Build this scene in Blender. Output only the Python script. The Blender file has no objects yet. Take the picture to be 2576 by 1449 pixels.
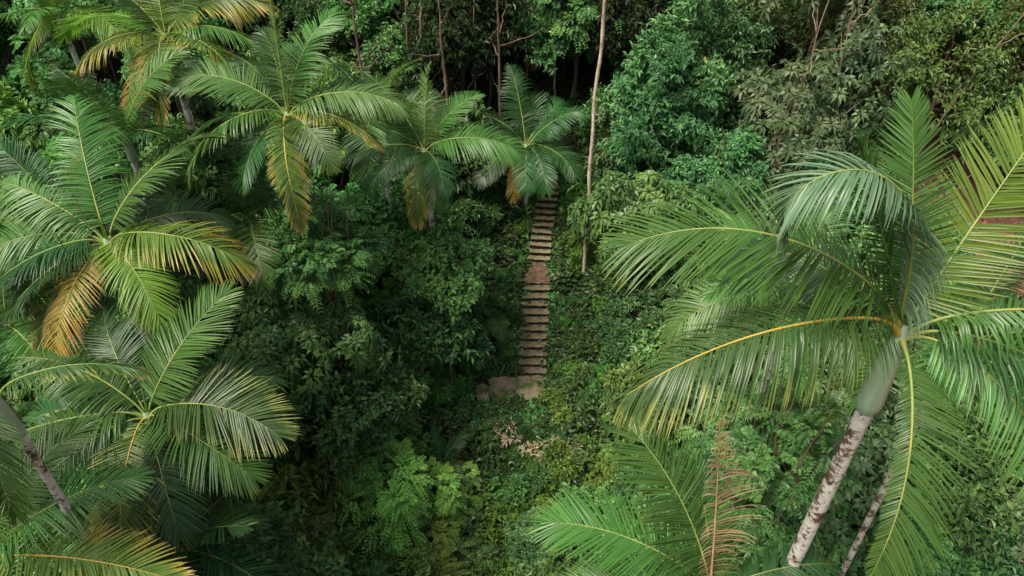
import bpy, math, random
import numpy as np
from mathutils import Vector
rng=np.random.default_rng(7); random.seed(7)
scene=bpy.context.scene; COL=scene.collection
D2R=math.pi/180
# ---------------------------------------------------------------- materials
def nodes_of(m):
    m.use_nodes=True; nt=m.node_tree; nt.nodes.clear(); return nt
def ramp(nt,stops,fac):
    r=nt.nodes.new('ShaderNodeValToRGB'); e=r.color_ramp.elements
    while len(e)<len(stops): e.new(0.5)
    for i,(p,c) in enumerate(stops):
        e[i].position=p; e[i].color=(c[0],c[1],c[2],1)
    nt.links.new(fac,r.inputs[0]); return r.outputs[0]
def math_n(nt,op,a,b=None,c=None):
    n=nt.nodes.new('ShaderNodeMath'); n.operation=op
    for i,v in enumerate((a,b,c)):
        if v is None: continue
        if isinstance(v,(int,float)): n.inputs[i].default_value=v
        else: nt.links.new(v,n.inputs[i])
    return n.outputs[0]
def mixc(nt,f,a,b,mode='MIX'):
    n=nt.nodes.new('ShaderNodeMix'); n.data_type='RGBA'; n.blend_type=mode
    for s,v in ((n.inputs[0],f),(n.inputs[6],a),(n.inputs[7],b)):
        if isinstance(v,(int,float)): s.default_value=v
        elif isinstance(v,tuple): s.default_value=(v[0],v[1],v[2],1)
        else: nt.links.new(v,s)
    return n.outputs[2]
def noise(nt,scale,detail=3,vec=None,rough=.55):
    n=nt.nodes.new('ShaderNodeTexNoise'); n.inputs['Scale'].default_value=scale
    n.inputs['Detail'].default_value=detail; n.inputs['Roughness'].default_value=rough
    if vec is not None: nt.links.new(vec,n.inputs['Vector'])
    return n.outputs[0]
def leaf_out(nt,col,rough,transl,spec=.32):
    p=nt.nodes.new('ShaderNodeBsdfPrincipled'); p.inputs['Roughness'].default_value=rough
    p.inputs['Specular IOR Level'].default_value=spec
    nt.links.new(col,p.inputs['Base Color'])
    t=nt.nodes.new('ShaderNodeBsdfTranslucent')
    tc=mixc(nt,1.0,col,(1.1,1.15,.5),'MULTIPLY'); nt.links.new(tc,t.inputs[0])
    ms=nt.nodes.new('ShaderNodeMixShader'); ms.inputs[0].default_value=transl
    nt.links.new(p.outputs[0],ms.inputs[1]); nt.links.new(t.outputs[0],ms.inputs[2])
    o=nt.nodes.new('ShaderNodeOutputMaterial'); nt.links.new(ms.outputs[0],o.inputs[0])
def data_attr(nt):
    a=nt.nodes.new('ShaderNodeAttribute'); a.attribute_name='data'
    s=nt.nodes.new('ShaderNodeSeparateColor'); nt.links.new(a.outputs['Color'],s.inputs[0])
    return s.outputs
def mat_leaf(name,c1,c2,c3,rough=.36,transl=.2,spot=(.3,.28,.07),k=2.5,dry=False):
    tint=(1,1,1) if dry else (1.2,1,.74)
    c1,c2,c3=[tuple(v*k*f for v,f in zip(c,tint)) for c in (c1,c2,c3)]
    m=bpy.data.materials.new(name); nt=nodes_of(m); d=data_attr(nt)
    oi=nt.nodes.new('ShaderNodeObjectInfo')
    f=math_n(nt,'ADD',math_n(nt,'MULTIPLY',d[0],.55),math_n(nt,'MULTIPLY',d[2],.45))
    col=ramp(nt,[(0.12,c1),(.55,c2),(.93,c3),(.99,c3 if dry else spot)],f)
    h=nt.nodes.new('ShaderNodeHueSaturation')
    nt.links.new(math_n(nt,'MULTIPLY_ADD',oi.outputs['Random'],.0 if dry else .055,.5 if dry else .47),h.inputs['Hue'])
    nt.links.new(math_n(nt,'MULTIPLY_ADD',oi.outputs['Random'],.6,.7),h.inputs['Value'])
    nt.links.new(col,h.inputs['Color'])
    g=nt.nodes.new('ShaderNodeNewGeometry')
    c=mixc(nt,math_n(nt,'MULTIPLY',g.outputs['Backfacing'],0.0 if dry else .12),h.outputs[0],(.15,.22,.08))
    leaf_out(nt,c,rough,transl); return m
def mat_frond(name,c1,c2,edge,tip,tip_at,amount,transl=.2,back=(.11,.19,.055)):
    m=bpy.data.materials.new(name); nt=nodes_of(m); d=data_attr(nt)
    oi=nt.nodes.new('ShaderNodeObjectInfo')
    tc=nt.nodes.new('ShaderNodeTexCoord')
    col=mixc(nt,d[2],c1,c2)
    h=nt.nodes.new('ShaderNodeHueSaturation')
    nt.links.new(math_n(nt,'MULTIPLY_ADD',oi.outputs['Random'],.035,.478),h.inputs['Hue'])
    nt.links.new(math_n(nt,'MULTIPLY_ADD',oi.outputs['Random'],.55,.68),h.inputs['Value'])
    nt.links.new(col,h.inputs['Color']); col=h.outputs[0]
    n=noise(nt,2.2,3,tc.outputs['Object'])
    v=math_n(nt,'ADD',d[0],math_n(nt,'MULTIPLY',d[1],.35))
    v=math_n(nt,'ADD',v,math_n(nt,'MULTIPLY_ADD',n,1.1,-.55))
    v=math_n(nt,'ADD',v,math_n(nt,'MULTIPLY_ADD',d[2],.3,-.15))
    f1=nt.nodes.new('ShaderNodeMapRange'); f1.inputs[1].default_value=tip_at-.45; f1.inputs[2].default_value=tip_at
    nt.links.new(v,f1.inputs[0])
    f2=nt.nodes.new('ShaderNodeMapRange'); f2.inputs[1].default_value=tip_at; f2.inputs[2].default_value=tip_at+.15
    nt.links.new(v,f2.inputs[0])
    col=mixc(nt,math_n(nt,'MULTIPLY',f1.outputs[0],amount),col,edge)
    col=mixc(nt,math_n(nt,'MULTIPLY',f2.outputs[0],amount),col,tip)
    g=nt.nodes.new('ShaderNodeNewGeometry')
    col=mixc(nt,math_n(nt,'MULTIPLY',g.outputs['Backfacing'],.35),col,back)
    leaf_out(nt,col,.33,transl,.45); return m
def mat_simple(name,stops,scale=6,rough=.85,bump=.3,stretch=(1,1,1),detail=5):
    m=bpy.data.materials.new(name); nt=nodes_of(m)
    tc=nt.nodes.new('ShaderNodeTexCoord'); mp=nt.nodes.new('ShaderNodeMapping')
    mp.inputs['Scale'].default_value=stretch; nt.links.new(tc.outputs['Object'],mp.inputs[0])
    n=noise(nt,scale,detail,mp.outputs[0],.65); col=ramp(nt,stops,n)
    p=nt.nodes.new('ShaderNodeBsdfPrincipled'); p.inputs['Roughness'].default_value=rough
    nt.links.new(col,p.inputs['Base Color'])
    b=nt.nodes.new('ShaderNodeBump'); b.inputs['Strength'].default_value=bump; b.inputs['Distance'].default_value=.03
    nt.links.new(noise(nt,scale*3,5,mp.outputs[0]),b.inputs['Height']); nt.links.new(b.outputs[0],p.inputs['Normal'])
    o=nt.nodes.new('ShaderNodeOutputMaterial'); nt.links.new(p.outputs[0],o.inputs[0]); return m

M={}
M['dark']=mat_leaf('leaf_dark_green',(.014,.045,.022),(.027,.076,.034),(.055,.125,.048),k=2.25)
M['shade']=mat_leaf('leaf_shade_painted_green',(.012,.03,.015),(.02,.048,.022),(.04,.08,.032),k=1.3)  # leaf colour darkened to stand in for deep forest shade
M['mid']=mat_leaf('leaf_mid_green',(.02,.062,.027),(.038,.106,.042),(.075,.172,.058))
M['bright']=mat_leaf('leaf_bright_green',(.03,.085,.027),(.055,.148,.042),(.12,.235,.06),k=2.3)
M['bright2']=mat_leaf('leaf_fresh_green',(.038,.095,.03),(.075,.168,.05),(.14,.255,.07),k=2.5)
M['lush']=mat_leaf('leaf_lush_vine',(.024,.075,.037),(.042,.12,.058),(.10,.21,.11),rough=.33,k=2.0)
M['grey']=mat_leaf('leaf_grey_green',(.028,.062,.038),(.05,.10,.058),(.085,.145,.09),rough=.4,k=1.8)
M['olive']=mat_leaf('leaf_olive',(.024,.046,.018),(.04,.075,.026),(.075,.115,.04),k=2.1)
M['lime']=mat_leaf('leaf_yellow_green',(.045,.1,.028),(.08,.16,.04),(.14,.22,.055),k=1.9)
M['litter']=mat_leaf('leaf_dry_litter',(.15,.09,.05),(.28,.19,.11),(.45,.34,.22),transl=.1,k=1,dry=True)
M['drytan']=mat_leaf('leaf_dry_tan',(.34,.27,.15),(.58,.5,.3),(.74,.68,.48),transl=.1,k=1,dry=True)
F={}
F['green']=mat_frond('frond_green',(.05,.145,.03),(.088,.205,.04),(.18,.24,.045),(.3,.22,.08),1.5,.75)
F['deep']=mat_frond('frond_deep_green',(.026,.09,.026),(.045,.128,.034),(.11,.17,.045),(.25,.18,.08),1.6,.7)
F['pale']=mat_frond('frond_pale_green',(.09,.205,.055),(.14,.27,.075),(.22,.3,.08),(.45,.4,.25),1.5,.7)
F['glauc']=mat_frond('frond_glaucous_green',(.13,.25,.14),(.2,.34,.2),(.24,.36,.17),(.45,.4,.25),1.5,.5,back=(.22,.33,.21))
F['lime']=mat_frond('frond_lime_green',(.14,.29,.04),(.22,.39,.055),(.32,.36,.06),(.4,.3,.1),1.5,.7,.35)
F['yellow']=mat_frond('frond_yellowing',(.10,.19,.035),(.16,.24,.045),(.42,.36,.06),(.6,.46,.22),1.08,.95,.3)
F['ytip']=mat_frond('frond_yellow_tipped',(.045,.125,.035),(.085,.18,.045),(.3,.32,.08),(.55,.5,.28),1.28,.95,.2)
F['brown']=mat_frond('frond_withered',(.42,.3,.06),(.32,.3,.06),(.55,.32,.08),(.6,.42,.22),.9,1,.25,(.45,.3,.1))
F['pink']=mat_frond('frond_dead_russet',(.66,.36,.19),(.78,.48,.28),(.8,.54,.34),(.85,.7,.54),.8,1,.3,(.7,.44,.27))
M['rachis']=mat_simple('rachis_yellow_green',[(.3,(.16,.27,.06)),(.55,(.27,.32,.08)),(.75,(.45,.36,.08))],3,.45,.05)
M['rachis_orange']=mat_simple('rachis_orange',[(.3,(.4,.32,.05)),(.6,(.55,.38,.06)),(.8,(.55,.44,.1))],3,.45,.05)
M['shaft']=mat_simple('crownshaft_pale_green',[(.3,(.3,.45,.29)),(.55,(.42,.57,.4)),(.75,(.5,.62,.46))],3,.4,.05,(2,2,.4))
M['bark']=mat_simple('bark_brown',[(.3,(.06,.035,.025)),(.5,(.16,.1,.07)),(.7,(.3,.21,.15))],4,.9,.6,(1,1,.3))
M['barkpale']=mat_simple('bark_pale',[(.35,(.3,.2,.14)),(.5,(.6,.48,.36)),(.65,(.8,.7,.58))],5,.9,.4,(1,1,.5))
M['barktan']=mat_simple('bark_tan',[(.35,(.14,.09,.06)),(.5,(.28,.2,.14)),(.65,(.42,.33,.25))],5,.9,.4,(1,1,.5))
def mat_palm_bark():
    m=bpy.data.materials.new('palm_bark_lichen'); nt=nodes_of(m)
    tc=nt.nodes.new('ShaderNodeTexCoord')
    n1=noise(nt,2.6,6,tc.outputs['Object'],.75); n2=noise(nt,12,5,tc.outputs['Object'],.7)
    f=math_n(nt,'ADD',math_n(nt,'MULTIPLY',n1,.7),math_n(nt,'MULTIPLY',n2,.3))
    col=ramp(nt,[(.40,(.08,.045,.03)),(.465,(.22,.15,.10)),(.485,(.62,.6,.52)),(.56,(.75,.74,.66)),(.68,(.9,.88,.82))],f)
    w=nt.nodes.new('ShaderNodeTexWave'); w.bands_direction='Z'; w.inputs['Scale'].default_value=1.7
    w.inputs['Distortion'].default_value=3.0; w.inputs['Detail'].default_value=3
    nt.links.new(tc.outputs['Object'],w.inputs['Vector'])
    wl=ramp(nt,[(0,(.5,.44,.38)),(.08,(1,1,1))],w.outputs['Fac'])
    col=mixc(nt,.2,col,wl,'MULTIPLY')
    p=nt.nodes.new('ShaderNodeBsdfPrincipled'); p.inputs['Roughness'].default_value=.85
    nt.links.new(col,p.inputs['Base Color'])
    b=nt.nodes.new('ShaderNodeBump'); b.inputs['Strength'].default_value=.4; b.inputs['Distance'].default_value=.02
    nt.links.new(n2,b.inputs['Height']); nt.links.new(b.outputs[0],p.inputs['Normal'])
    o=nt.nodes.new('ShaderNodeOutputMaterial'); nt.links.new(p.outputs[0],o.inputs[0]); return m
M['palmbark']=mat_palm_bark()
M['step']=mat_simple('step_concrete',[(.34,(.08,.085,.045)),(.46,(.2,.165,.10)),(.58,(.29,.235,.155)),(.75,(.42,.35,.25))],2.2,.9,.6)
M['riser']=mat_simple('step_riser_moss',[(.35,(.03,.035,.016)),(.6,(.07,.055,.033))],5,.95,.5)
M['landing']=mat_simple('landing_mossy',[(.42,(.09,.14,.03)),(.5,(.24,.2,.12)),(.66,(.42,.33,.23))],1.1,.9,.6)
M['dirt']=mat_simple('path_dirt',[(.3,(.05,.032,.02)),(.55,(.16,.10,.06)),(.75,(.28,.19,.12))],4,.95,.6)
M['rock']=mat_simple('red_rock',[(.3,(.09,.04,.025)),(.55,(.26,.12,.075)),(.75,(.42,.27,.2))],2,.9,.8)

# ---------------------------------------------------------------- mesh helpers
def norm(a): return a/np.maximum(np.linalg.norm(a,axis=-1,keepdims=True),1e-9)
def make_mesh(name,parts,mats,smooth=False):
    V=[];Q=[];Dt=[];MI=[];off=0
    for v,q,d,mi in parts:
        V.append(v);Q.append(q+off);off+=len(v)
        Dt.append(d if d is not None else np.full((len(v),3),.5)); MI.append(np.full(len(q),mi,dtype=np.int32))
    V=np.concatenate(V).astype(np.float32);Q=np.concatenate(Q).astype(np.int32)
    Dt=np.concatenate(Dt);MI=np.concatenate(MI)
    me=bpy.data.meshes.new(name); me.vertices.add(len(V)); me.vertices.foreach_set('co',V.ravel())
    me.loops.add(Q.size); me.loops.foreach_set('vertex_index',Q.ravel())
    me.polygons.add(len(Q)); me.polygons.foreach_set('loop_start',np.arange(0,Q.size,4,dtype=np.int32))
    me.polygons.foreach_set('material_index',MI)
    for m in mats: me.materials.append(m)
    a=me.attributes.new('data','FLOAT_COLOR','POINT')
    a.data.foreach_set('color',np.concatenate([Dt,np.ones((len(Dt),1))],1).astype(np.float32).ravel())
    me.polygons.foreach_set('use_smooth',np.full(len(Q),smooth))
    me.update(calc_edges=True); return me
def tube(pts,rad,sides=8):
    pts=np.asarray(pts,float);rad=np.asarray(rad,float);n=len(pts)
    T=norm(np.gradient(pts,axis=0))
    ref=np.where(np.abs(T[:,2:3])>.9,np.array([[1.,0,0]]),np.array([[0,0,1.]]))
    if np.abs(T[:,2]).mean()>.7: ref=np.tile([[1.,0,0]],(n,1))
    A=norm(np.cross(T,ref));B=np.cross(T,A)
    an=np.linspace(0,2*math.pi,sides,endpoint=False)
    V=(pts[:,None,:]+rad[:,None,None]*(np.cos(an)[None,:,None]*A[:,None,:]+np.sin(an)[None,:,None]*B[:,None,:])).reshape(-1,3)
    i=np.arange(n-1)[:,None]*sides; j=np.arange(sides)[None,:]; j2=(j+1)%sides
    Q=np.stack([i+j,i+j2,i+sides+j2,i+sides+j],-1).reshape(-1,4)
    return V,Q
def add_obj(name,me,parent=None,loc=(0,0,0),rot=(0,0,0),sc=(1,1,1)):
    o=bpy.data.objects.new(name,me); COL.objects.link(o)
    if parent is not None: o.parent=parent
    o.location=loc;o.rotation_euler=rot;o.scale=sc; return o
def empty(name,loc,label,cat,group=None,rot=0,sc=1):
    e=add_obj(name,None,None,loc,(0,0,rot),(sc,sc,sc)); e.empty_display_size=.3
    e['label']=label;e['category']=cat
    if group: e['group']=group
    return e
# ---------------------------------------------------------------- terrain
def stair_x(y): return np.interp(y,[22,24,28.3,30,34,40],[.95,.95,1.2,1.35,1.95,2.3])
YP=[-200,-50,6,14,21,22,24,28.4,30,34,38,46,60,100,400]
ZP=[-30,-14,-6,-2.4,-.3,0,0,1.9,2.0,3.6,5.6,10.5,21,46,90]
def ground(x,y):
    x=np.asarray(x,float);y=np.asarray(y,float)
    z=np.interp(y,YP,ZP)
    z=z-np.clip((-4-x)*.14,0,3.5)
    z=z+np.clip((x-6)*.07,0,3)*np.clip((y-20)/8,0,1)
    z=z-np.clip((x-7)*.25,0,3)*np.clip((20-y)/5,0,1)
    far=np.clip((np.abs(x-stair_x(y))-1.0)/3,0,1)
    far=np.where((y>36)|(y<19),1,far)
    n=.35*np.sin(x*.9+1.3*np.sin(y*.5))+.3*np.sin(y*.8+x*.37+2)+.12*np.sin(x*2.3+y*1.9)
    cor=np.where((y>21.5)&(y<35)&(np.abs(x-stair_x(y))<1.0),-.12,0)
    lp=np.where((y>21.3)&(y<24.5)&(x>-3.4)&(x<2.0),1,0)
    n=n*far*(1-lp)
    return z+n+cor-.16*lp*(cor==0)
def axis(a,b,step,out):
    core=np.arange(a,b+.01,step); l=a-np.geomspace(2,out,18)[::-1]; r=b+np.geomspace(2,out,18)
    return np.concatenate([l,core,r])
xs=axis(-32,38,.4,300); ys=axis(2,60,.4,300)
X,Y=np.meshgrid(xs,ys); Z=ground(X,Y)
V=np.stack([X,Y,Z],-1).reshape(-1,3); nx=len(xs); ny=len(ys)
i=np.arange(ny-1)[:,None]*nx; j=np.arange(nx-1)[None,:]
Q=np.stack([i+j,i+j+1,i+nx+j+1,i+nx+j],-1).reshape(-1,4)
mg=bpy.data.materials.new('forest_floor'); nt=nodes_of(mg)
tc=nt.nodes.new('ShaderNodeTexCoord'); sx=nt.nodes.new('ShaderNodeSeparateXYZ'); nt.links.new(tc.outputs['Object'],sx.inputs[0])
n1=noise(nt,.5,5,tc.outputs['Object']); n2=noise(nt,5,6,tc.outputs['Object'],.7)
cA=ramp(nt,[(.3,(.016,.024,.01)),(.55,(.03,.036,.016)),(.75,(.08,.055,.033))],n2)
cB=ramp(nt,[(.3,(.07,.03,.02)),(.55,(.2,.095,.06)),(.72,(.36,.22,.16))],n2)
fr=math_n(nt,'MULTIPLY',math_n(nt,'SUBTRACT',sx.outputs[0],12),.12)
fr=math_n(nt,'ADD',fr,math_n(nt,'MULTIPLY_ADD',n1,1.6,-.9)); fr.node.use_clamp=True
col=mixc(nt,fr,cA,cB)
p=nt.nodes.new('ShaderNodeBsdfPrincipled'); p.inputs['Roughness'].default_value=.95; nt.links.new(col,p.inputs['Base Color'])
b=nt.nodes.new('ShaderNodeBump'); b.inputs['Strength'].default_value=.8;b.inputs['Distance'].default_value=.12
nt.links.new(n2,b.inputs['Height']);nt.links.new(b.outputs[0],p.inputs['Normal'])
o=nt.nodes.new('ShaderNodeOutputMaterial');nt.links.new(p.outputs[0],o.inputs[0])
g=add_obj('ground',make_mesh('ground',[(V,Q,None,0)],[mg],True)); g['kind']='structure'
g['label']='steep forest hillside of dark soil and leaf litter'; g['category']='ground'
# ---------------------------------------------------------------- stairway
def slab(w,d,h,jit=.012,seed=0,nx=14,ny=5,skirt=.25,ragged=0):
    r=np.random.default_rng(seed)
    xs=np.linspace(-w/2,w/2,nx);ys=np.linspace(-d/2,d/2,ny)
    X,Y=np.meshgrid(xs,ys)
    if ragged:
        an=np.arctan2(Y/d,X/w); k=1+ragged*(np.sin(3*an+seed)*.5+np.sin(5*an+seed*2)*.35+np.sin(9*an)*.25)
        sq=np.maximum(np.abs(X)/(w/2),np.abs(Y)/(d/2))
        rnd=1-.16*sq**4*np.minimum(np.abs(X)/(w/2),np.abs(Y)/(d/2))**3
        X=X*(1+(k-1)*sq)*rnd; Y=Y*(1+(k-1)*sq)*rnd
    u,v=np.meshgrid(np.arange(nx),np.arange(ny))
    edge=(u==0)|(u==nx-1)|(v==0)|(v==ny-1)
    X=X+r.normal(0,jit,X.shape)*edge*1.3;Y=Y+r.normal(0,jit,Y.shape)*edge
    Zt=h+r.normal(0,jit*.35,X.shape)-edge*.014
    top=np.stack([X,Y,Zt],-1).reshape(-1,3)
    i=np.arange(ny-1)[:,None]*nx;j=np.arange(nx-1)[None,:]
    qt=np.stack([i+j,i+j+1,i+nx+j+1,i+nx+j],-1).reshape(-1,4)
    ring=list(range(nx))+[k*nx+nx-1 for k in range(1,ny)]+[(ny-1)*nx+k for k in range(nx-2,-1,-1)]+[k*nx for k in range(ny-2,0,-1)]
    m=len(ring); tv=top[ring]; rows=[tv.copy()]
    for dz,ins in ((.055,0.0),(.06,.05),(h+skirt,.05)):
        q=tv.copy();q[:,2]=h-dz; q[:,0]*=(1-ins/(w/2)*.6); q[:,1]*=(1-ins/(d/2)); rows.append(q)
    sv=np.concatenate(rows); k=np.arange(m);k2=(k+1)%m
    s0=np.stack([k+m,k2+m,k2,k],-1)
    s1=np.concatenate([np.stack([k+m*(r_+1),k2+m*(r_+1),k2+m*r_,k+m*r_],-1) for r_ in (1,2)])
    return [(top,qt,None,0),(sv,s0,None,1),(sv,s1,None,1)]
st=empty('stone_stairway',(1.0,23,0),'worn tan stone stairway climbing the overgrown hillside','stairway')
def part(name,me,wx,wy,wz,rz=0,rx=0,ry=0):
    return add_obj(name,me,st,(wx-1.0,wy-23,wz),(rx,ry,rz))
yb=np.arange(23.9,34.9,.2); ub=np.linspace(-1,1,9); rb=np.random.default_rng(3)
Yb,Ub=np.meshgrid(yb,ub,indexing='ij')
hb=np.interp(yb,[23.9,24.1,28.4,30.1,34.5,34.9],[-.04,.05,1.86,1.97,3.95,4.05])-.05
wb=.8+.08*np.sin(yb*2.3)+.05*np.sin(yb*5.1)-.1*(yb>29)
Xb=stair_x(Yb)+Ub*wb[:,None]+rb.normal(0,.03,Yb.shape); Zb=hb[:,None]-.22*np.abs(Ub)**4+rb.normal(0,.012,Yb.shape)
vb=np.stack([Xb-1.0,Yb-23,Zb],-1).reshape(-1,3); i=np.arange(len(yb)-1)[:,None]*9; j=np.arange(8)[None,:]
qb=np.stack([i+j,i+j+1,i+9+j+1,i+9+j],-1).reshape(-1,4)
add_obj('earth_bed',make_mesh('earth_bed',[(vb,qb,None,0)],[M['dirt']],True),st)
for k in range(11):
    yy=24.2+k*.4; zz=.172*(k+1)
    x=float(stair_x(yy))+random.uniform(-.02,.02)
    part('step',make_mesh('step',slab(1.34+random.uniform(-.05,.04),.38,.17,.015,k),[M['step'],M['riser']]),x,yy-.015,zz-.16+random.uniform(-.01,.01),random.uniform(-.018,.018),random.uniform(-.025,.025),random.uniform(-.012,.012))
part('landing',make_mesh('landing',slab(1.4,1.75,.1,.03,55,16,16),[M['dirt'],M['riser']]),1.3,29.25,1.9,-.06)
for k in range(12):
    yy=30.25+k*.36; zz=2.02+.165*(k+1)
    x=float(stair_x(yy))+random.uniform(-.02,.02)
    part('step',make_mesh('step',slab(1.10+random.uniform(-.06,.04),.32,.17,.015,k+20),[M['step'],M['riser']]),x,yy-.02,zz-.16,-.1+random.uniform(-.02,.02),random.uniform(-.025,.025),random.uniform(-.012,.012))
part('landing',make_mesh('landing',slab(3.0,1.55,.06,.03,77,30,22,.2,.13),[M['landing'],M['riser']]),.35,23.2,-.06,.10)
part('step',make_mesh('step',slab(.55,1.05,.12,.03,60,8,10,.25,.03),[M['landing'],M['riser']]),-1.35,22.95,-.12,.1)
# ---------------------------------------------------------------- fronds
LS=np.array([0,.25,.55,.82,1.0]); LW=np.array([.6,1,.9,.55,.06])
def frond_mesh(L,az,e0,e1,kind='green',droop=.25,roll=0,n=90,leaf=.285,vee=.12,seed=0,r0=.1,orange=False,wmul=1.0,curve=0,missing=.02,ex=1.25,kink=.6,lf=1.0,lfo=1.0):
    r=np.random.default_rng(seed)
    m=32;s=np.linspace(0,1,m)
    el=e0+(e1-e0)*s**ex
    el=(el+(82-el)*kink*np.exp(-(s/.09)**1.5))*D2R; a=(az+curve*s**1.5)*D2R
    d=np.stack([np.cos(el)*np.cos(a),np.cos(el)*np.sin(a),np.sin(el)],-1)
    P=np.concatenate([[[0,0,0]],np.cumsum(d[:-1]*L/(m-1),0)])+np.array([math.cos(az*D2R),math.sin(az*D2R),0])*r0*.6
    rad=np.interp(s,[0,.03,.1,.5,1],[.055,.035,.022,.013,.003])*(L/3.4)
    rv,rq=tube(P,rad,6)
    t=np.linspace(.11,.995,n)
    t=np.concatenate([t,t]); side=np.concatenate([np.ones(n),-np.ones(n)])
    t=np.clip(t+r.normal(0,.003,2*n),.1,1)
    keep=r.random(2*n)>missing
    for _ in range(r.integers(0,4)):
        c=r.uniform(.3,.95); keep&=~((np.abs(t-c)<.012)&(side==r.choice([-1,1])))
    t=t[keep];side=side[keep];N=len(t)
    ip=lambda A:np.stack([np.interp(t,s,A[:,k]) for k in range(3)],-1)
    p0=ip(P);T=norm(ip(d)); aa=np.interp(t,s,a)
    S=np.stack([np.sin(aa),-np.cos(aa),np.zeros(N)],-1); Nn=np.cross(S,T)
    rl=(roll*D2R)*np.clip(t*1.6,0,1)
    S2=S*np.cos(rl)[:,None]+Nn*np.sin(rl)[:,None]; N2=np.cross(S2,T)
    ln=np.interp(t,[.1,.2,.35,.6,.8,.93,1],[.6,.86,1,1,.82,.55,.32])*leaf*L*r.normal(1,.05,N)*np.where(side>0,lf,lfo)
    ph=r.uniform(0,6,4)
    f=(np.interp(t,[.1,.4,.8,1],[12,28,44,72])+r.normal(0,2.2,N)+5*np.sin(t*23+ph[0]))*D2R
    v=vee+r.normal(0,.04,N)+.08*np.sin(t*15+ph[1])*(1+.5*side)
    d0=norm(side[:,None]*S2*np.cos(f)[:,None]+T*np.sin(f)[:,None]+N2*v[:,None])
    dr=droop*r.uniform(.75,1.3,N)*(1+.35*np.sin(t*11+ph[2]+side))
    u=LS
    pos=p0[:,None,:]+d0[:,None,:]*(ln[:,None]*u[None,:])[:,:,None]
    down=np.array([0,0,-1.]); 
    dd=(ln*dr)[:,None]*u[None,:]**2
    pos=pos+down*dd[:,:,None]
    pos=pos-d0[:,None,:]*((ln*dr**2*.45)[:,None]*u[None,:]**3)[:,:,None]
    W=norm(T-d0*np.sum(T*d0,-1,keepdims=True)); ln_n=norm(np.cross(d0,W)); 
    ln_n=ln_n*np.sign(np.sum(ln_n*N2,-1,keepdims=True)+1e-6)
    tau=(r.normal(13,10,N))*D2R
    W=norm(W*np.cos(tau)[:,None]+ln_n*np.sin(tau)[:,None])
    ln_n=np.cross(d0,W);sg=np.sign(np.sum(ln_n*N2,-1)+1e-9);ln_n=ln_n*sg[:,None]
    sp=L*.89/n; w=sp*1.2*wmul*r.uniform(.85,1.15,N)
    ww=(w[:,None]*LW[None,:]*.5)
    A=pos-W[:,None,:]*ww[:,:,None]; B=pos-ln_n[:,None,:]*(ww*.5)[:,:,None]; C=pos+W[:,None,:]*ww[:,:,None]
    VV=np.stack([A,B,C],2)
    R=len(u); VV=VV.reshape(-1,3)
    base=(np.arange(N)*R*3)[:,None,None]; row=(np.arange(R-1)*3)[None,:,None]; c=np.arange(2)[None,None,:]
    q=np.stack([base+row+c,base+row+c+1,base+row+3+c+1,base+row+3+c],-1)
    nn=np.sum(np.cross(W,d0)*N2,-1)<0
    q[nn]=q[nn][...,::-1]
    q=q.reshape(-1,4)
    dat=np.zeros((N,R,3,3)); dat[...,0]=u[None,:,None]; dat[...,1]=t[:,None,None]; dat[...,2]=r.random(N)[:,None,None]
    rm=M['rachis_orange'] if (orange or kind=='brown') else (F[kind] if kind in('pink',) else M['rachis'])
    return make_mesh('frond',[(VV,q,dat.reshape(-1,3),0),(rv,rq,None,1)],[F[kind],rm],True)
def palm_trunk(h,r,lean,seed,sides=14):
    rr=np.random.default_rng(seed); n=int(h/.055)
    z=np.linspace(0,h,n); s=z/h
    x=lean[0]*(s-1)+.10*np.sin(s*5+seed); x-=x[-1]; y=lean[1]*(s-1)+.08*np.sin(s*4+seed*2); y-=y[-1]
    rad=r*(1.15-.15*s)+.35*r*np.exp(-z/.5)+r*.02*(np.sin(z/.17*2*math.pi)>.6)+rr.normal(0,r*.01,n)
    return tube(np.stack([x,y,z],-1),rad,sides),(x[0],y[0])
def shaft_mesh(l,r):
    s=np.linspace(0,1,18); rad=r*np.interp(s,[0,.02,.12,.5,.85,1],[.8,1.0,1.1,.95,.62,.25])
    v,q=tube(np.stack([0*s,0*s,s*l],-1),rad,16); return make_mesh('crownshaft',[(v,q,None,0)],[M['shaft']],True)
def spear_mesh(l,r,seed):
    s=np.linspace(0,1,20); rad=r*np.interp(s,[0,.1,.4,1],[.8,1,.8,.08])
    v,q=tube(np.stack([.06*l*np.sin(s*2+seed)-.06*l*math.sin(seed),0*s,s*l],-1),rad,7); return make_mesh('spear_leaf',[(v,q,None,0)],[F['lime']],True)
def auto_fronds(seed,n,L,kinds=('green',),dead=1,az0=0):
    r=random.Random(seed);out=[]
    for i in range(n):
        t=i/(n-1); az=az0+i*137.5+r.uniform(-12,12)
        e0=72-78*t+r.uniform(-8,8); e1=e0-45-30*t+r.uniform(-12,12)
        k=r.choice(kinds)
        if i>=n-dead: k=r.choice(['yellow','brown'])
        out.append((az,e0,e1,L*(.82+.18*min(1,.3+2*t))*r.uniform(.85,1.1),k,{}))
    return out
FLAB={'brown':'withered orange-brown frond','yellow':'yellowing frond with dry tips','ytip':'arching green frond with yellow tips','pink':'dead russet frond','pale':'pale green frond','glauc':'folded pale blue-green frond','lime':'bright lime green frond'}
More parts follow.
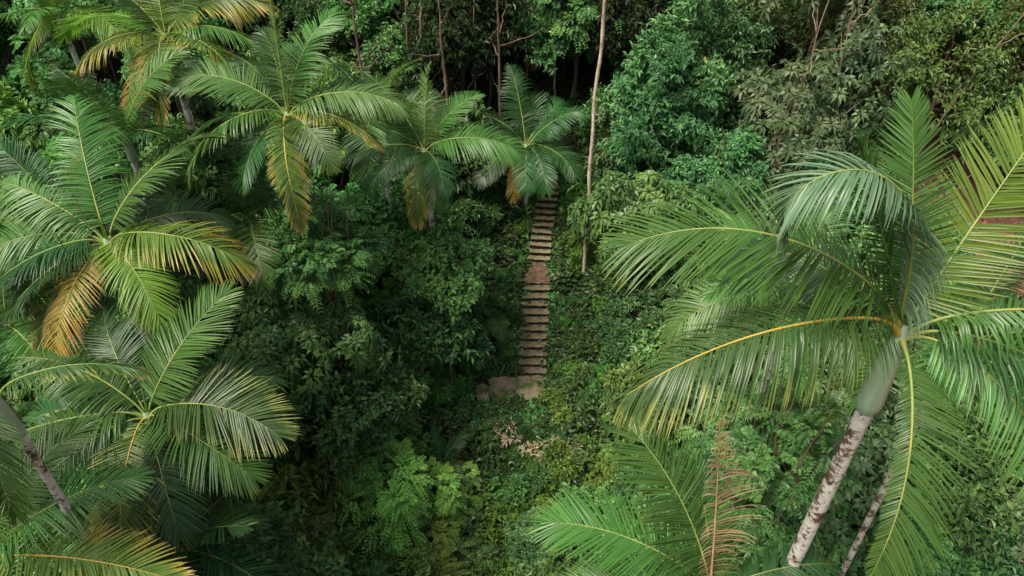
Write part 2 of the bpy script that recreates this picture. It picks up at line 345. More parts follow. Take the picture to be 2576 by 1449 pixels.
def palm(loc,fronds,label,trunk_r=.12,shaft=1.1,lean=(0,0),seed=0,n=90,leaf=.29,group='tall feather palms on the hillside',wmul=1.0,spear=True):
    x,y,z=loc; gz=float(ground(x,y))-.2; h=z-shaft-gz
    (tv,tq),(bx,by)=palm_trunk(h,trunk_r,lean,seed)
    e=empty('palm_tree',(x+bx,y+by,gz),label,'palm tree',group)
    tv=tv-np.array([bx,by,0])
    add_obj('trunk',make_mesh('trunk',[(tv,tq,None,0)],[M['palmbark']],True),e)
    add_obj('crownshaft',shaft_mesh(shaft+.15,trunk_r*1.35),e,(-bx,-by,h-.03))
    if spear: add_obj('spear_leaf',spear_mesh(1.5 if trunk_r>.07 else .6,trunk_r*.22,seed),e,(-bx,-by,h+shaft-.1),(random.uniform(-.15,.15),random.uniform(-.15,.15),seed))
    for k,(az,e0,e1,L,kind,kw) in enumerate(fronds):
        kw=dict(kw); kw.setdefault('n',n);kw.setdefault('leaf',leaf);kw.setdefault('wmul',wmul)
        if kind in('brown','pink'): kw.setdefault('missing',.15); kw.setdefault('droop',.5); kw.setdefault('kink',.2); kw['wmul']=kw.get('wm',.5)
        kw.pop('wm',None)
        kw.setdefault('curve',random.uniform(-24,24)); kw.setdefault('roll',random.uniform(-40,40))
        kw.setdefault('droop',random.uniform(.12,.45))
        f=add_obj('frond',frond_mesh(L,az,e0,e1,kind,seed=seed*100+k,**kw),e,(-bx,-by,h+shaft-.02-.14*k/len(fronds)))
        if kind in FLAB: f['label']=FLAB[kind]
    return e
# large near palm
palm((5.0,6.9,19.0),[
 (194,18,-38,3.95,'ytip',dict(droop=.65,n=120,orange=True,leaf=.26,roll=0,curve=0,vee=.05,kink=.5,wmul=.9)),
 (164,46,-36,4.1,'green',dict(droop=.2,n=120,leaf=.31,roll=10,curve=10,wmul=.9)),
 (172,66,62,2.9,'green',dict(droop=.03,n=110,roll=20,curve=0,leaf=.19)),
 (185,80,-120,4.1,'glauc',dict(droop=.45,n=120,roll=0,curve=0,ex=3.0,leaf=.2,kink=.2)),
 (122,78,64,3.0,'pale',dict(droop=.05,n=100,roll=75,curve=0,leaf=.2)),
 (42,48,36,3.6,'lime',dict(droop=.08,n=100,roll=-20,curve=0,leaf=.24)),
 (-6,24,-36,3.7,'green',dict(droop=.7,n=110,curve=-5,roll=0,wmul=.9)),
 (-92,-32,-89,3.5,'green',dict(droop=.3,n=110,curve=-32,roll=-10,leaf=.24,kink=.2,lf=.28,wmul=.9)),
 (-38,-8,-85,3.2,'pale',dict(droop=.6,n=100,curve=0,roll=-40,leaf=.19,wmul=.8)),
 (-20,8,-66,3.4,'deep',dict(droop=.6,n=100,curve=0,roll=10,wmul=.9)),
 (135,28,-45,2.9,'deep',dict(droop=.5,n=90,wmul=.85)),
],'tall feather palm with arching fronds and pale green crownshaft',.12,1.5,(0,0),1)
palm((-9.3,13.7,15.4),[
 (112,58,15,3.7,'green',dict(roll=-8,curve=0)),(48,50,-12,3.7,'green',{}),(160,34,-18,3.4,'pale',dict(roll=20)),
 (184,12,-35,3.3,'green',{}),(212,10,-50,3.3,'deep',{}),(-100,0,-70,3.1,'brown',dict(roll=0,leaf=.24)),(-44,10,-66,2.8,'lime',dict(roll=0,droop=.3)),
 (-14,24,-52,3.6,'yellow',{}),(8,18,-52,3.0,'brown',dict(leaf=.22)),(235,5,-50,3.0,'deep',{}),(85,30,-35,3.2,'deep',{}),(-124,-10,-70,2.9,'yellow',{}),(30,20,-50,3.0,'deep',{}),(140,20,-40,3.2,'deep',{})],
 'feather palm with broad green fronds and a withered orange frond below',.12,1.0,(0,0),2)
palm((-6.7,20.2,15.3),[
 (92,82,66,3.2,'pale',dict(roll=55,curve=0)),(62,64,10,3.6,'green',dict(curve=-10,roll=0)),(166,40,-22,3.7,'pale',{}),(4,28,-28,3.7,'pale',dict(roll=-10)),
 (216,20,-62,3.7,'green',{}),(-84,-16,-80,3.9,'yellow',dict(orange=True,roll=30,leaf=.18)),(-48,10,-66,2.6,'green',{}),(-20,16,-62,3.4,'yellow',dict(leaf=.2)),
 (128,36,-6,3.4,'deep',{}),(190,14,-45,3.2,'deep',{}),(30,26,-35,3.2,'deep',{}),(-115,0,-72,2.8,'deep',{}),(105,55,20,3.0,'deep',{})],
 'feather palm with upright young fronds and a drooping yellow frond',.12,1.0,(0,0),3)
palm((-3.2,23.9,12.0),[
 (80,80,48,3.0,'pale',dict(roll=50)),(40,50,0,3.0,'green',dict(roll=0)),(132,44,4,3.9,'green',{}),(-8,28,-42,3.8,'green',{}),
 (184,16,-35,3.0,'deep',{}),(-96,-20,-85,3.0,'yellow',dict(droop=.6,leaf=.22)),(-60,15,-66,2.4,'deep',{}),(215,5,-62,2.7,'deep',{}),(15,28,-35,3.0,'green',{}),(150,26,-35,3.0,'deep',{}),(-75,5,-72,2.6,'green',{})],
 'slender feather palm with spreading fronds above dense shrubs',.1,.9,(0,0),4)
palm((.7,33.2,7.0),[
 (108,68,30,4.1,'deep',dict(curve=0,roll=0)),(45,40,-14,3.8,'deep',{}),(5,28,-28,3.8,'deep',{}),(-35,16,-46,3.5,'deep',{}),(-66,10,-60,3.3,'deep',{}),
 (-112,-20,-76,2.9,'brown',dict(leaf=.24)),(-140,8,-48,3.5,'deep',{}),(172,24,-32,3.7,'deep',{}),(140,36,-12,3.5,'deep',{}),(75,46,-14,3.8,'deep',{}),(-90,8,-64,3.0,'deep',{}),(20,48,5,3.5,'deep',{}),(195,10,-50,3.2,'deep',{})],
 'short bushy dark feather palm arching over the stone steps',.1,.6,(0,0),5,leaf=.31)
palm((-7.9,10.5,13.1),[
 (50,52,8,3.2,'green',dict(roll=0)),(156,40,-8,3.1,'green',dict(roll=0)),(-4,26,-38,3.3,'ytip',{}),(-32,16,-48,3.1,'green',dict(roll=0)),
 (-88,0,-70,3.0,'yellow',dict(roll=0,orange=True)),(200,18,-42,3.9,'green',{}),(178,14,-35,2.8,'deep',{}),(132,42,5,3.0,'deep',{}),(226,8,-55,3.2,'deep',{}),(20,24,-35,2.9,'deep',{}),(90,30,-25,2.8,'deep',{}),(-60,5,-60,2.9,'deep',{})],
 'feather palm with a full star of glossy green fronds',.12,1.0,(0,0),6,leaf=.33,wmul=1.1)
palm((-10.8,22.7,16.7),[
 (175,30,-50,3.6,'lime',{}),(150,46,-15,3.2,'green',{}),(20,40,-32,3.6,'yellow',{}),(45,48,5,3.5,'green',{}),(-80,-5,-74,3.2,'yellow',{}),
 (-110,-20,-80,3.0,'brown',{}),(205,15,-62,3.2,'yellow',{}),(100,70,36,3.2,'lime',{}),(-30,15,-56,3.3,'yellow',{}),(-8,24,-45,3.4,'green',{}),(130,30,-30,3.2,'deep',{}),(-55,0,-70,3,'deep',{})],
 'feather palm with yellow-edged fronds and withered lower ones',.12,1.0,(0,0),7)
palm((-7.7,7.4,17.2),[
 (22,18,-34,2.2,'ytip',dict(droop=.3,leaf=.2)),(-85,-45,-86,1.9,'green',dict(kink=.1,leaf=.28,roll=0,curve=0)),(170,30,-40,3.2,'green',{}),(130,60,10,2.4,'green',{}),(240,10,-60,3,'green',{}),(200,30,-30,3,'green',{})],
 'feather palm with a white lichen-blotched slender trunk',.07,.9,(0,0),8,n=70)
palm((-9.4,6.9,13.3),[
 (-6,20,-30,3.9,'yellow',dict(roll=0,curve=0,orange=True,leaf=.22)),(25,40,-10,3.2,'green',{}),(60,50,0,3,'green',{}),(-40,10,-55,3,'green',{}),(120,40,-20,3,'green',{}),(180,30,-40,3,'deep',{}),(240,10,-60,3,'deep',{})],
 'feather palm with long drooping yellowish fronds',.1,.9,(0,0),36)
palm((3.5,6.5,13.1),[
 (122,62,14,3.4,'green',dict(roll=0,leaf=.33,curve=12)),(158,36,-22,3.3,'green',dict(leaf=.32,roll=0)),(108,78,70,3.6,'pink',dict(n=60,leaf=.3,droop=.6,vee=.25,curve=-6,roll=10,missing=.12,wm=.42,lfo=.35)),
 (98,62,34,2.4,'green',{}),(10,30,-30,2.4,'deep',{}),(180,15,-45,3.2,'green',{}),(-60,10,-60,3,'deep',{}),(-120,10,-60,3,'deep',{})],
 'feather palm with one dead russet frond standing upright',.11,1.0,(0,0),9)
more=[((6.4,12.85,14.4),31,('pale','green'),'pale feather palm crowded beside a taller palm',0,.1),
 ((-7.6,9.0,10.3),32,('deep','deep'),'low feather palm with arching dark fronds',1,.1),
 ((-11.6,19.9,14.8),33,('deep','green'),'dark green feather palm among its neighbours',1,.1),
 ((-8.5,19.9,11.9),34,('deep','deep','green'),'shaded feather palm beneath taller crowns',0,.1),
 ((-16.5,27,15.9),35,('lime','green'),'yellow-green feather palm at the forest edge',0,.1),
 ((9.7,11.5,14.3),37,('deep','green'),'feather palm with a thin pale trunk',1,.085),
 ((-13.5,14.5,12.0),38,('deep','green'),'shaded feather palm beneath taller crowns',1,.1),
 ((-11.8,16.2,14.0),40,('deep','deep'),'dark green feather palm among its neighbours',1,.1),
 ((-5.2,25.8,12.6),42,('deep','green'),'shaded feather palm beneath taller crowns',0,.1),
 ((3.4,39.5,11.0),43,('deep','deep'),'shaded feather palm with olive fronds',1,.1)]
PALMS=[(-9.3,13.7,15.4),(-6.7,20.2,15.3),(-3.2,23.9,12.0),(-7.9,10.5,13.1),(-10.8,22.7,16.7),(-8.5,19.9,11.9),(-11.6,19.9,14.8),(-16.5,27,15.9),(-13.5,14.5,12.0),(6.4,12.85,14.4)]
for loc,sd,kinds,lab,dd,tr in more:
    palm(loc,auto_fronds(sd,11,3.2,kinds,dd,sd*40),lab,tr,.9,(0,0),sd,n=76)
for (x,y,h,sd) in [(-1.7,25.6,1.7,51),(-2.3,26.3,1.6,52),(-9,24,3,53),(5.5,15.5,1.6,54),(-6.2,12.6,2,55),(11,22,2.2,56),(-2.9,18.6,1.8,57),(5.2,21.5,1.3,58)]:
    gz=float(ground(x,y))
    palm((x,y,gz+h),auto_fronds(sd,8,1.7,('green','deep'),1,sd*40),'small young palm among shrubs',.05,.3,(0,0),sd,n=40,group='young palms in the undergrowth')
# ---------------------------------------------------------------- foliage
def leaf_geo(base,dr,nr,ln,wd,rnd,clr,fold=.25,droop=.15):
    dr=norm(dr); sd=norm(np.cross(dr,nr)); up=np.cross(sd,dr)
    N=len(base); ln=ln[:,None];wd=wd[:,None]
    mid=base+dr*ln*.45
    a=mid+sd*wd*.5+up*wd*fold; c=mid-sd*wd*.5+up*wd*fold
    tip=base+dr*ln-np.array([0,0,1.])*ln*droop
    V=np.stack([base,a,tip,c],1).reshape(-1,3)
    Q=np.arange(N*4).reshape(N,4)
    dat=np.repeat(np.stack([rnd,rnd*0,clr],-1),4,axis=0)
    return V,Q,dat,0
def crown_mesh(name,seed,R,mat,kind='simple',ncl=26,ntw=34,k=9,ll=.16,lw=.07,zmin=-.35,rcf=.4):
    r=np.random.default_rng(seed); R=np.array(R,float)
    c=norm(r.normal(size=(ncl*3,3))); c=c[c[:,2]>zmin][:ncl]; ncl=len(c)
    lob=1+.25*np.sin(2*np.arctan2(c[:,1],c[:,0])+seed)+.18*np.sin(3*np.arctan2(c[:,1],c[:,0])+c[:,2]*4+seed*2)
    cc=c*R*(r.uniform(.4,.92,ncl)*lob)[:,None]; rc=R.mean()*rcf*r.uniform(.5,1.3,ncl)
    out=norm(cc/R)
    nT=ncl*ntw
    ci=np.repeat(np.arange(ncl),ntw)
    td=norm(norm(r.normal(size=(nT,3)))+.55*out[ci]+np.array([0,0,.35]))
    t0=cc[ci]+td*(rc[ci]*.35)[:,None]; tl=rc[ci]*r.uniform(.4,1.0,nT)
    crnd=r.random(ncl)
    if kind=='simple':
        t=np.tile(np.linspace(.25,1,k),nT); ti=np.repeat(np.arange(nT),k); n=len(ti)
        bs=t0[ti]+td[ti]*(tl[ti]*t)[:,None]+r.normal(0,.02,(n,3))
        dr=td[ti]*.6+norm(r.normal(size=(n,3)))*.9+np.array([0,0,-.15])
        nr=norm(np.array([0,0,.9])+out[ci[ti]]*.5+r.normal(0,.4,(n,3)))
        l=ll*r.uniform(.6,1.25,n)
        return make_mesh(name,[leaf_geo(bs,dr,nr,l,l*lw/ll,r.random(n),crnd[ci[ti]])],[mat])
    if kind=='pinnate':
        up=np.array([0,0,1.]); pl=tl*1.1
        sd=norm(np.cross(td,up)+r.normal(0,.1,(nT,3)))
        t=np.tile(np.repeat(np.linspace(.15,1,k),2),nT); s=np.tile(np.tile([1.,-1.],k),nT); ti=np.repeat(np.arange(nT),2*k); n=len(ti)
        bs=t0[ti]+td[ti]*(pl[ti]*t)[:,None]-up*(pl[ti]*.45*t**2)[:,None]
        ax=norm(td[ti]-up*(.9*t)[:,None])
        dr=sd[ti]*s[:,None]+ax*.55+r.normal(0,.1,(n,3))
        nr=norm(np.cross(sd[ti],ax)); nr*=np.sign(nr[:,2:3]+1e-6); nr=nr+r.normal(0,.15,(n,3))
        l=ll*np.interp(t,[.1,.5,1],[.8,1,.6])*r.uniform(.85,1.1,n)
        rnd=r.random(nT)[ti]*.7+r.random(n)*.3
        return make_mesh(name,[leaf_geo(bs,dr,nr,l,l*lw/ll,rnd,crnd[ci[ti]])],[mat])
    if kind=='rosette':
        e=t0+td*tl[:,None]; A=norm(np.cross(td,r.normal(size=(nT,3)))); B=np.cross(td,A)
        an=np.tile(np.linspace(0,2*math.pi,k,endpoint=False),nT); ti=np.repeat(np.arange(nT),k); n=len(ti); an=an+r.normal(0,.12,n)
        rad=A[ti]*np.cos(an)[:,None]+B[ti]*np.sin(an)[:,None]
        axis_=norm(td+np.array([0,0,.8]))[ti]
        dr=rad+axis_*.15; l=ll*r.uniform(.8,1.15,n); bs=e[ti]+rad*l[:,None]*.15
        return make_mesh(name,[leaf_geo(bs,dr,axis_+r.normal(0,.08,(n,3)),l,l*lw/ll,r.random(nT)[ti]*.7+r.random(n)*.3,crnd[ci[ti]],droop=.3)],[mat])
def wood_mesh(name,seed,R,h,r0,mat,nl=7):
    r=np.random.default_rng(seed);parts=[]
    z=np.linspace(0,1,14); w=.12*h*.4
    path=np.stack([w*np.sin(z*3+seed),w*np.cos(z*2.4+seed)-w,z*h],-1); path[:,:2]-=path[0,:2].copy()
    v,q=tube(path,r0*(1-.6*z)+r0*.5*np.exp(-z*14),9);parts.append((v,q,None,0))
    for k in range(nl):
        s=r.uniform(.55,1); p0=path[int(s*13)]
        d=norm(r.normal(size=3));d[2]=abs(d[2])*.8+.15; p3=np.array([path[-1,0],path[-1,1],h])+d*np.array(R)*.75
        t=np.linspace(0,1,9)[:,None]; midp=(p0+p3)/2+np.array([0,0,-.1*h])+r.normal(0,.1,3)*R[0]*.5
        pp=p0*(1-t)**2+2*midp*t*(1-t)+p3*t*t
        pp[1:-1]+=r.normal(0,.02*R[0],(7,3))
        v,q=tube(pp,np.linspace(r0*.45,r0*.1,9),6);parts.append((v,q,None,0))
    return make_mesh(name,parts,[mat],True)
SP={}
def hash_(s): return sum(ord(c)*(i+3) for i,c in enumerate(s))
def mk(key,mat,kind,R,h,r0,nv,bark='bark',**kw):
    cs=[crown_mesh('crown_'+key,hash_(key)+i,R,M[mat],kind,**kw) for i in range(nv)]
    ws=[wood_mesh('wood_'+key,hash_(key)+i,R,h,r0,M[bark]) for i in range(nv)]
    SP[key]=(cs,ws,h)
mk('dark','dark','simple',(2.1,2.1,1.6),2.6,.09,4,ncl=38,ntw=28,k=8,ll=.25,lw=.12,rcf=.32)
mk('shade','shade','simple',(2.1,2.1,1.9),3.2,.11,2,ncl=34,ntw=24,k=8,ll=.26,lw=.11,rcf=.36)
mk('mid','mid','simple',(2.1,2.1,1.6),2.6,.09,4,ncl=38,ntw=28,k=8,ll=.24,lw=.115,rcf=.32)
mk('big','bright','simple',(2.0,2.0,1.4),2.4,.09,2,ncl=34,ntw=18,k=7,ll=.32,lw=.14,rcf=.35)
mk('bigd','mid','rosette',(2.0,2.0,1.5),2.4,.09,2,ncl=36,ntw=14,k=8,ll=.3,lw=.11,rcf=.36)
mk('pin','bright2','pinnate',(2,2,1.6),2.6,.1,2,ncl=42,ntw=20,k=8,ll=.19,lw=.085,rcf=.33)
mk('pindark','mid','pinnate',(2,2,1.6),2.6,.1,2,ncl=36,ntw=22,k=8,ll=.2,lw=.08,rcf=.36)
mk('lush','lush','simple',(2.6,2.6,4.2),4.2,.16,2,ncl=85,ntw=36,k=8,ll=.27,lw=.12,zmin=-.8,rcf=.27)
mk('ros','grey','rosette',(2.6,2.6,2.8),4.0,.12,2,'barkpale',ncl=30,ntw=9,k=9,ll=.38,lw=.14,rcf=.42)
mk('olive','olive','simple',(2.4,2.4,2.0),3.4,.1,3,ncl=38,ntw=28,k=8,ll=.18,lw=.08,rcf=.36)
mk('lime','lime','simple',(1.6,1.6,1.6),2.4,.07,1,ncl=22,ntw=20,k=9,ll=.26,lw=.06)
mk('pale','grey','simple',(1.6,1.6,1.3),2.2,.07,1,ncl=24,ntw=24,k=9,ll=.15,lw=.07)
mk('low','mid','simple',(1.3,1.3,.8),.5,.04,3,ncl=24,ntw=18,k=8,ll=.22,lw=.105,zmin=-.2,rcf=.36)
mk('lowb','bright','simple',(1.3,1.3,.8),.5,.04,3,ncl=24,ntw=16,k=8,ll=.25,lw=.11,zmin=-.2,rcf=.36)
mk('lowdark','dark','simple',(1.3,1.3,.8),.5,.04,2,ncl=24,ntw=18,k=8,ll=.24,lw=.11,zmin=-.2,rcf=.36)
mk('lowpin','bright2','pinnate',(1.3,1.3,.8),.5,.04,2,ncl=22,ntw=12,k=7,ll=.2,lw=.07,zmin=-.2,rcf=.4)
mk('dry','drytan','simple',(.55,.55,.2),.7,.025,3,'barktan',ncl=8,ntw=6,k=4,ll=.24,lw=.07,zmin=-.3,rcf=.5)
LAB={'dark':('dense dark green broadleaf tree on the slope','broadleaf_tree','tree'),
 'shade':('forest tree with leaves coloured dark to imitate deep shade','shade_tinted_tree','tree'),
 'mid':('leafy mid-green broadleaf tree on the slope','broadleaf_tree','tree'),
 'big':('bright green large-leaved small tree','large_leaved_tree','tree'),
 'bigd':('small tree with whorls of broad green leaves','large_leaved_tree','tree'),
 'pin':('bright green tree with feathery compound leaves','feathery_tree','tree'),
 'pindark':('green tree with feathery compound leaves','feathery_tree','tree'),
 'lush':('large glossy green vine-draped tree on the hillside','vine_draped_tree','tree'),
 'ros':('grey-green umbrella-leaved tree with pale branches','umbrella_tree','tree'),
 'olive':('olive green small-leaved tree on dry slope','small_leaved_tree','tree'),
 'lime':('tall bushy tree with slender yellow-green leaves','broadleaf_tree','tree'),
 'pale':('pale grey-green small-leaved bushy tree','broadleaf_tree','tree'),
 'low':('low spreading green shrub on the hillside','shrub','shrub'),
 'lowb':('low bright green shrub on the hillside','shrub','shrub'),
 'lowpin':('low shrub with bright feathery leaves','shrub','shrub'),
 'lowdark':('low dark green shrub on the hillside','shrub','shrub'),
 'dry':('dried tan shrub half buried in green shrubs','dry_shrub','dry shrub')}
CNT={}
def plant(key,x,y,s=1.0,hs=1.0,cs=None,v=None):
    cr,wd,h=SP[key]; v=random.randrange(len(cr)) if v is None else v
    lab,nm,cat=LAB[key]; gz=float(ground(x,y))-.08; CNT[nm]=CNT.get(nm,0)+1
    e=empty(nm,(x,y,gz),lab,cat,{'tree':'forest trees on the hillside','shrub':'undergrowth shrubs'}.get(cat,'dried shrubs below the landing'),random.uniform(0,6.28),s)
    add_obj('trunk' if cat=='tree' else 'stem',wd[v],e,(0,0,0),(0,0,0),(1,1,hs))
    c=cs if cs else (1,1,1)
    add_obj('crown' if cat=='tree' else 'foliage',cr[v],e,(0,0,h*hs),(random.uniform(-.15,.15),random.uniform(-.15,.15),0),c)
placed=[(.7,33,2.6),(.3,30.8,2.0),(-.2,28.8,1.2)]
def tree(key,x,y,s=1.0,hs=1.0,cs=None): plant(key,x,y,s,hs,cs); placed.append((x,y,1.4*s))
def tree_top(key,x,y,ztop,s,cs=None):
    h=SP[key][2]; gz=float(ground(x,y)); tree(key,x,y,s,max(.5,(ztop-gz)/(h*s)),cs)
tree('lush',7.6,33.6,1.15,1.15); tree('lush',5.8,33.2,.75,1.0); tree('lush',10.2,35.5,.9,1.2)
tree('ros',12.6,31.5,1.1,1.35); tree('ros',16,34,1.0,1.2); tree('ros',11.8,28.6,.8,1.0)
tree('pin',-4.9,16.8,1.1,1.1); tree('pin',-3.3,17.4,.8,.9); tree('pin',-6.5,16.4,.85,1.2); tree('pin',-3.2,15.4,.8,.9); tree('pin',-5.4,14.8,.8,1.0)
tree('mid',-6.7,25.4,1.3,1.8); tree('big',-6.3,21.4,1.1,1.2); tree('pin',-4.7,24.6,.95,1.3); tree('big',-5.6,19.9,.9,1.0)
tree('pin',-5.0,22.8,.7,.85); tree('bigd',-6.6,22.9,.9,1.4); tree('mid',-7.5,18.5,1.1,1.2); tree('pin',-5.4,18.5,.8,.9)
tree('big',-3.4,26.6,.75,1.0); tree('pin',-2.6,28.4,.65,.9); tree('bigd',-4.2,28.6,.9,1.2); tree('mid',-2.4,30.6,.8,1.0)
tree('lime',9.0,13.8,1.0,1.9); tree('lime',7.3,14.8,.8,1.3); tree('pale',8.1,10.6,.9,2.6); tree('dark',10.5,15.5,1.2,1.0)
tree('olive',21,33.8,1.4,1.4); tree('olive',26,36,1.5,1.3); tree('olive',18,37,1.3,1.3)
for (px,py,pz) in PALMS:
    k=random.choice
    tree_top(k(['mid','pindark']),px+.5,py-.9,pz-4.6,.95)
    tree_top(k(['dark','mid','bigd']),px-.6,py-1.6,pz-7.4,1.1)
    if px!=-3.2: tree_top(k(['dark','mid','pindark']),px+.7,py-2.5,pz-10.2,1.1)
tree_top('dark',-7.5,9.2,8.0,1.1); tree_top('mid',-6.4,9.6,6.5,1.0)
for tries in range(14000):
    if CNT.get('broadleaf_tree',0)>=290: break
    y=random.uniform(10,50); dep=.766*y+16.4; hw=.69*dep+1.5
    x=random.uniform(-hw,hw)
    if y>21 and y<37.5 and -3.2<x-float(stair_x(y))<4.6-(y-22)*.1: continue
    if 15.5<y<=24.8 and -5.2<x<4.6: continue
    if x>6 and y<17 and random.random()<.6: continue
    if x>8.5 and y<14: continue
    if x>13.5 and y<19.5 and random.random()<.8: continue
    if x>18 and 21.5<y<32: continue
    sz=random.uniform(.8,1.4); dense=.85 if (x<-1.5 and y<26) or (y>36 and -7<x<8) else 1.0
    if any((x-a)**2+(y-b)**2<((r_+.72*sz)*dense)**2 for a,b,r_ in placed) : continue
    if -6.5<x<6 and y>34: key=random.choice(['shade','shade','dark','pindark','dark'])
    elif -9<x<-2 and 16<y<32: key=random.choice(['mid','pindark','bigd','big','mid'])
    elif x<-2: key=random.choice(['dark','mid','pindark','bigd','mid','big'])
    elif x<12: key=random.choice(['dark','mid','lush','pindark','mid','dark','bigd'])
    else: key=random.choice(['olive','mid','mid','dark','ros','lush','pindark'])
    hs=random.uniform(.7,1.3)
    if y>36: hs*=1.5
    if x<-6.5: hs*=1.7
    if -3<x<5 and y<16: hs*=.6; sz*=.8
    placed.append((x,y,1.2*sz))
    if key=='lush': sz*=.7
    plant(key,x,y,sz,hs,(1,1,random.uniform(.85,1.3)))
sh=[]
for (x,y) in [(.0,20.4),(.7,19.8),(1.9,20.1),(2.6,19.7),(1.4,19.3),(2.2,19.4)]:
    plant('dry',x,y,random.uniform(.7,1.0),random.uniform(.9,1.15))
for tries in range(24000):
    if len(sh)>=296: break
    y=random.uniform(14,35.5); near=random.random()<.92
    x=random.uniform(-5.5,7.5) if near else random.uniform(-18,16)
    sxx=float(stair_x(y)); dx=abs(x-sxx)
    if y>22 and y<36 and dx<1.08: continue
    if 21.2<y<24.7 and -2.6<x<2.1: continue
    s=random.uniform(.35,.95) if near else random.uniform(.7,1.3)
    if x<-.5 and y>24.5: s=random.uniform(.5,1.1)
    if 19.2<y<=21.4 and -3.2<x<2.8: s=random.uniform(.25,.42)
    if y>22 and y<36 and dx<1.8: s=random.uniform(.3,.5)
    if 2.6<x<4.4 and 24.5<y<28.8: s=random.uniform(.25,.35)
    if any((x-a)**2+(y-b)**2<((.48 if near else .6)*(s+c))**2 for a,b,c in sh): continue
    sh.append((x,y,s)); plant(random.choice(['low','lowb','low','lowdark','lowpin'] if x<1.5 or y<21 else ['low','lowdark','lowb','lowb','low']),x,y,s,1.0,(1,1,random.uniform(.8,1.7)))
# ---------------------------------------------------------------- ground cover
r=np.random.default_rng(99)
def gc(name,n,xr,yr,mat,ll,lw,label,strap=False,hh=.3):
    x=r.uniform(*xr,n);y=r.uniform(*yr,n)
    lim=.6+.12*np.sin(y*3.1)+.1*np.sin(y*7.7)-.07*(y>29)
    ok=~((y>24.0)&(y<36)&(np.abs(x-stair_x(y))<lim))&~((y>22.5+.15*np.sin(x*5))&(y<24.1)&(x>-1.9)&(x<1.6+.12*np.sin(y*9)))
    if name!='leaf_litter': ok&=~((x>13.5)&(y<19.5)&(r.random(n)<.7))
    x=x[ok];y=y[ok];n=len(x);z=ground(x,y)
    b=np.stack([x,y,z],-1)
    lump=.35+.9*np.clip(np.sin(x*2.1+1.7*np.sin(y*1.3))*np.sin(y*1.9+np.sin(x*1.1)*1.5)+.3,0,1)
    near=np.clip((np.abs(x-stair_x(y))-.6)/1.2,.3,1); near=np.where((y<24.5)&(y>21)&(x>-3.4)&(x<2.2),.25,near)
    K=7; b=np.repeat(b,K,0);N=len(b); lump=np.repeat(lump*near,K)
    b=b+r.normal(0,.09,(N,3))*np.array([1,1,0])+np.array([0,0,1.])*((r.uniform(.2,1,N)*hh*lump)[:,None] if not strap else 0)
    a=r.uniform(0,6.28,N); el=r.uniform(.2,1.2,N) if strap else r.uniform(-.3,.7,N)
    d=np.stack([np.cos(a)*np.cos(el),np.sin(a)*np.cos(el),np.sin(el)],-1)
    l=ll*r.uniform(.6,1.3,N)
    nr=norm(np.array([0,0,1.])+r.normal(0,.35,(N,3)))
    o=add_obj(name,make_mesh(name,[leaf_geo(b,d,nr,l,l*lw/ll,r.random(N),np.repeat(r.random(n),K),droop=.35 if strap else .15)],[mat]))
    o['kind']='stuff';o['label']=label;o['category']='ground cover'
gc('ground_cover',20000,(-24,18),(10,46),M['dark'],.24,.12,'dense small-leaved green plants covering the slope',False,.5)
gc('creeping_vines',8000,(-5,8.5),(14,33),M['dark'],.26,.15,'carpet of dark creeper leaves beside the stairway',False,1.3)
gc('strappy_undergrowth',3000,(-2.5,5.5),(19,36),M['mid'],.5,.07,'strap-leaved lilies lining the stairway',True)
gc('leaf_litter',2200,(-3,26),(9,34),M['litter'],.14,.07,'scattered dry brown leaves on the ground')
x,y=3.5,28.6;gz=float(ground(x,y))-.1
e=empty('slender_tree',(x,y,gz),'slender pale-barked tree with a long bare trunk','tree')
z=np.linspace(0,24,120);path=np.stack([.06*np.sin(z*.55)+.03*np.sin(z*1.7),.05*np.sin(z*.7),z],-1);path-=path[0].copy()
v,q=tube(path,.092-.0018*z+.010*np.sin(z*7)*np.sin(z*3.1),12)
add_obj('trunk',make_mesh('trunk',[(v,q,None,0)],[M['barkpale']],True),e)
add_obj('crown',SP['ros'][0][0],e,tuple(path[-1]),(0,0,0),(.8,.8,.6))
def bare(x,y,h,lx,ly,seed,mat='barkpale',r0=.06):
    rr=np.random.default_rng(seed);gz=float(ground(x,y))-.1
    t=np.linspace(0,1,24);p=np.stack([lx*t**1.5,ly*t,h*t],-1);p[1:]+=np.cumsum(rr.normal(0,.035,(23,3)),0)
    parts=[(*tube(p,r0*(1-.75*t),7),None,0)]
    for k in range(5):
        i0=rr.integers(11,21);d=norm(rr.normal(size=3)+np.array([lx*.15,0,.6]));tt=np.linspace(0,1,9)[:,None]
        pp=p[i0]+d*tt*h*rr.uniform(.12,.25)+np.array([0,0,.1])*tt**2*h*.4;pp[1:]+=rr.normal(0,.03,(8,3))
        parts.append((*tube(pp,np.linspace(r0*.4,r0*.1,9),5),None,0))
    o=add_obj('bare_sapling',make_mesh('bare_sapling',parts,[M[mat]],True),None,(x,y,gz))
    o['label']='leafless pale sapling with thin forked branches' if mat!='bark' else 'leafless reddish-brown stem standing in for hanging vines'
    o['category']='sapling';o['group']='leafless saplings'
bare(-4.4,19.0,6.2,.2,0,1,'barktan',r0=.04);bare(13.5,32.5,12,.4,-.4,2,'barktan',r0=.08);bare(15.4,33,12,-.6,-.6,3,'barktan',r0=.08);bare(20,33,12,3,0,4,'barktan',r0=.08);bare(24,34,11.5,2.5,0,5,'barktan',r0=.08)
bare(16.5,28,7.5,.3,0,6,'barktan');bare(-3.0,33.5,11,.1,0,7,'bark',.14);bare(-7,33,14,.1,0,8,'bark',.13);bare(-.6,35,11,.1,0,9,'bark',.12);bare(18.5,28,7,1.5,0,10,'barktan')
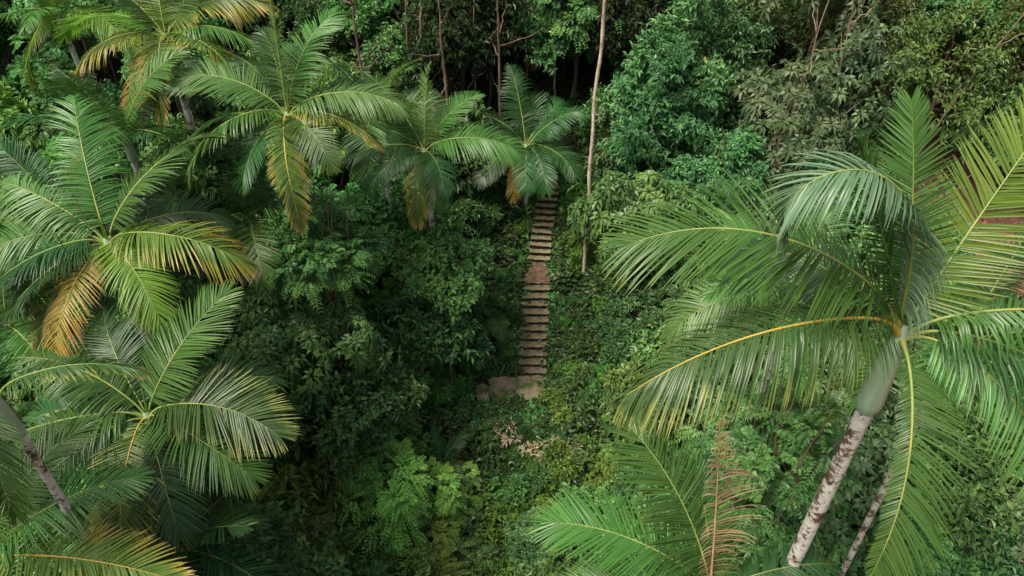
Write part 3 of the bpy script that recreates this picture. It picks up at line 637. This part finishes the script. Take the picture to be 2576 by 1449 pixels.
bare(-4.2,34.5,11.5,.1,0,11,'bark',.1);bare(-1.8,35.5,11,-.2,0,12,'bark',.09);bare(-5.4,35,12,.1,0,13,'bark',.09);bare(2.4,37,9,.1,0,14,'bark',.09)  # brown bark stems stand in for hanging vines
rr=random.Random(4)
def rock(x,y,s,seed):
    r_=np.random.default_rng(seed);nu,nv=14,9
    u=np.linspace(0,2*math.pi,nu,endpoint=False);v=np.linspace(-1.45,1.45,nv)
    U,Vv=np.meshgrid(u,v); ph=r_.uniform(0,6,6)
    rad=1+.22*np.sin(2*U+ph[0])*np.cos(Vv*2+ph[1])+.14*np.sin(5*U+ph[2])*np.cos(3*Vv+ph[3])+r_.normal(0,.06,U.shape)
    P=np.stack([rad*np.cos(Vv)*np.cos(U),rad*np.cos(Vv)*np.sin(U)*.8,rad*np.sin(Vv)*.6],-1).reshape(-1,3)*s
    i=np.arange(nv-1)[:,None]*nu;j=np.arange(nu)[None,:];j2=(j+1)%nu
    q=np.stack([i+j,i+j2,i+nu+j2,i+nu+j],-1).reshape(-1,4)
    o=add_obj('rock',make_mesh('rock',[(P,q,None,0)],[M['rock']]),None,(x,y,float(ground(x,y))+.1*s),(rr.uniform(-.3,.3),rr.uniform(-.3,.3),rr.uniform(0,6)))
    o['label']='rough reddish-brown boulder on bare soil';o['category']='rock';o['group']='boulders on the bare bank'
for k in range(40):
    if k<19: rock(rr.uniform(20,26),rr.uniform(24.5,31.5),rr.uniform(.3,.9),k)
    else: rock(rr.uniform(14,22),rr.uniform(13.5,19),rr.uniform(.2,.55),k)
# ---------------------------------------------------------------- light & camera
w=bpy.data.worlds.new('World');scene.world=w;w.use_nodes=True;nt=w.node_tree
bg=nt.nodes['Background'];sky=nt.nodes.new('ShaderNodeTexSky');sky.sky_type='NISHITA';sky.sun_disc=False
el,azs=64,-120
sky.sun_elevation=math.radians(el);sky.sun_rotation=math.radians(azs)
sky.air_density=1.0;sky.dust_density=8.0;sky.ozone_density=.2
nt.links.new(sky.outputs[0],bg.inputs[0]);bg.inputs[1].default_value=.125
sl=bpy.data.lights.new('sun','SUN');sl.energy=4.3;sl.angle=math.radians(26);sl.color=(1,.95,.83)
so=bpy.data.objects.new('sun',sl);COL.objects.link(so)
dv=Vector((math.sin(math.radians(azs))*math.cos(math.radians(el)),math.cos(math.radians(azs))*math.cos(math.radians(el)),math.sin(math.radians(el))))
so.rotation_euler=dv.to_track_quat('Z','Y').to_euler();so.location=(0,20,60)
cam=bpy.data.cameras.new('camera');cam.lens=26;cam.sensor_width=36;cam.clip_end=2000
co=bpy.data.objects.new('camera',cam);COL.objects.link(co);co.location=(0,0,25.5);co.rotation_euler=(math.radians(50),0,0)
scene.camera=co
scene.view_settings.view_transform='Standard';scene.view_settings.look='None';scene.view_settings.exposure=0
print('placed',len(placed),'shrubs',len(sh),CNT)
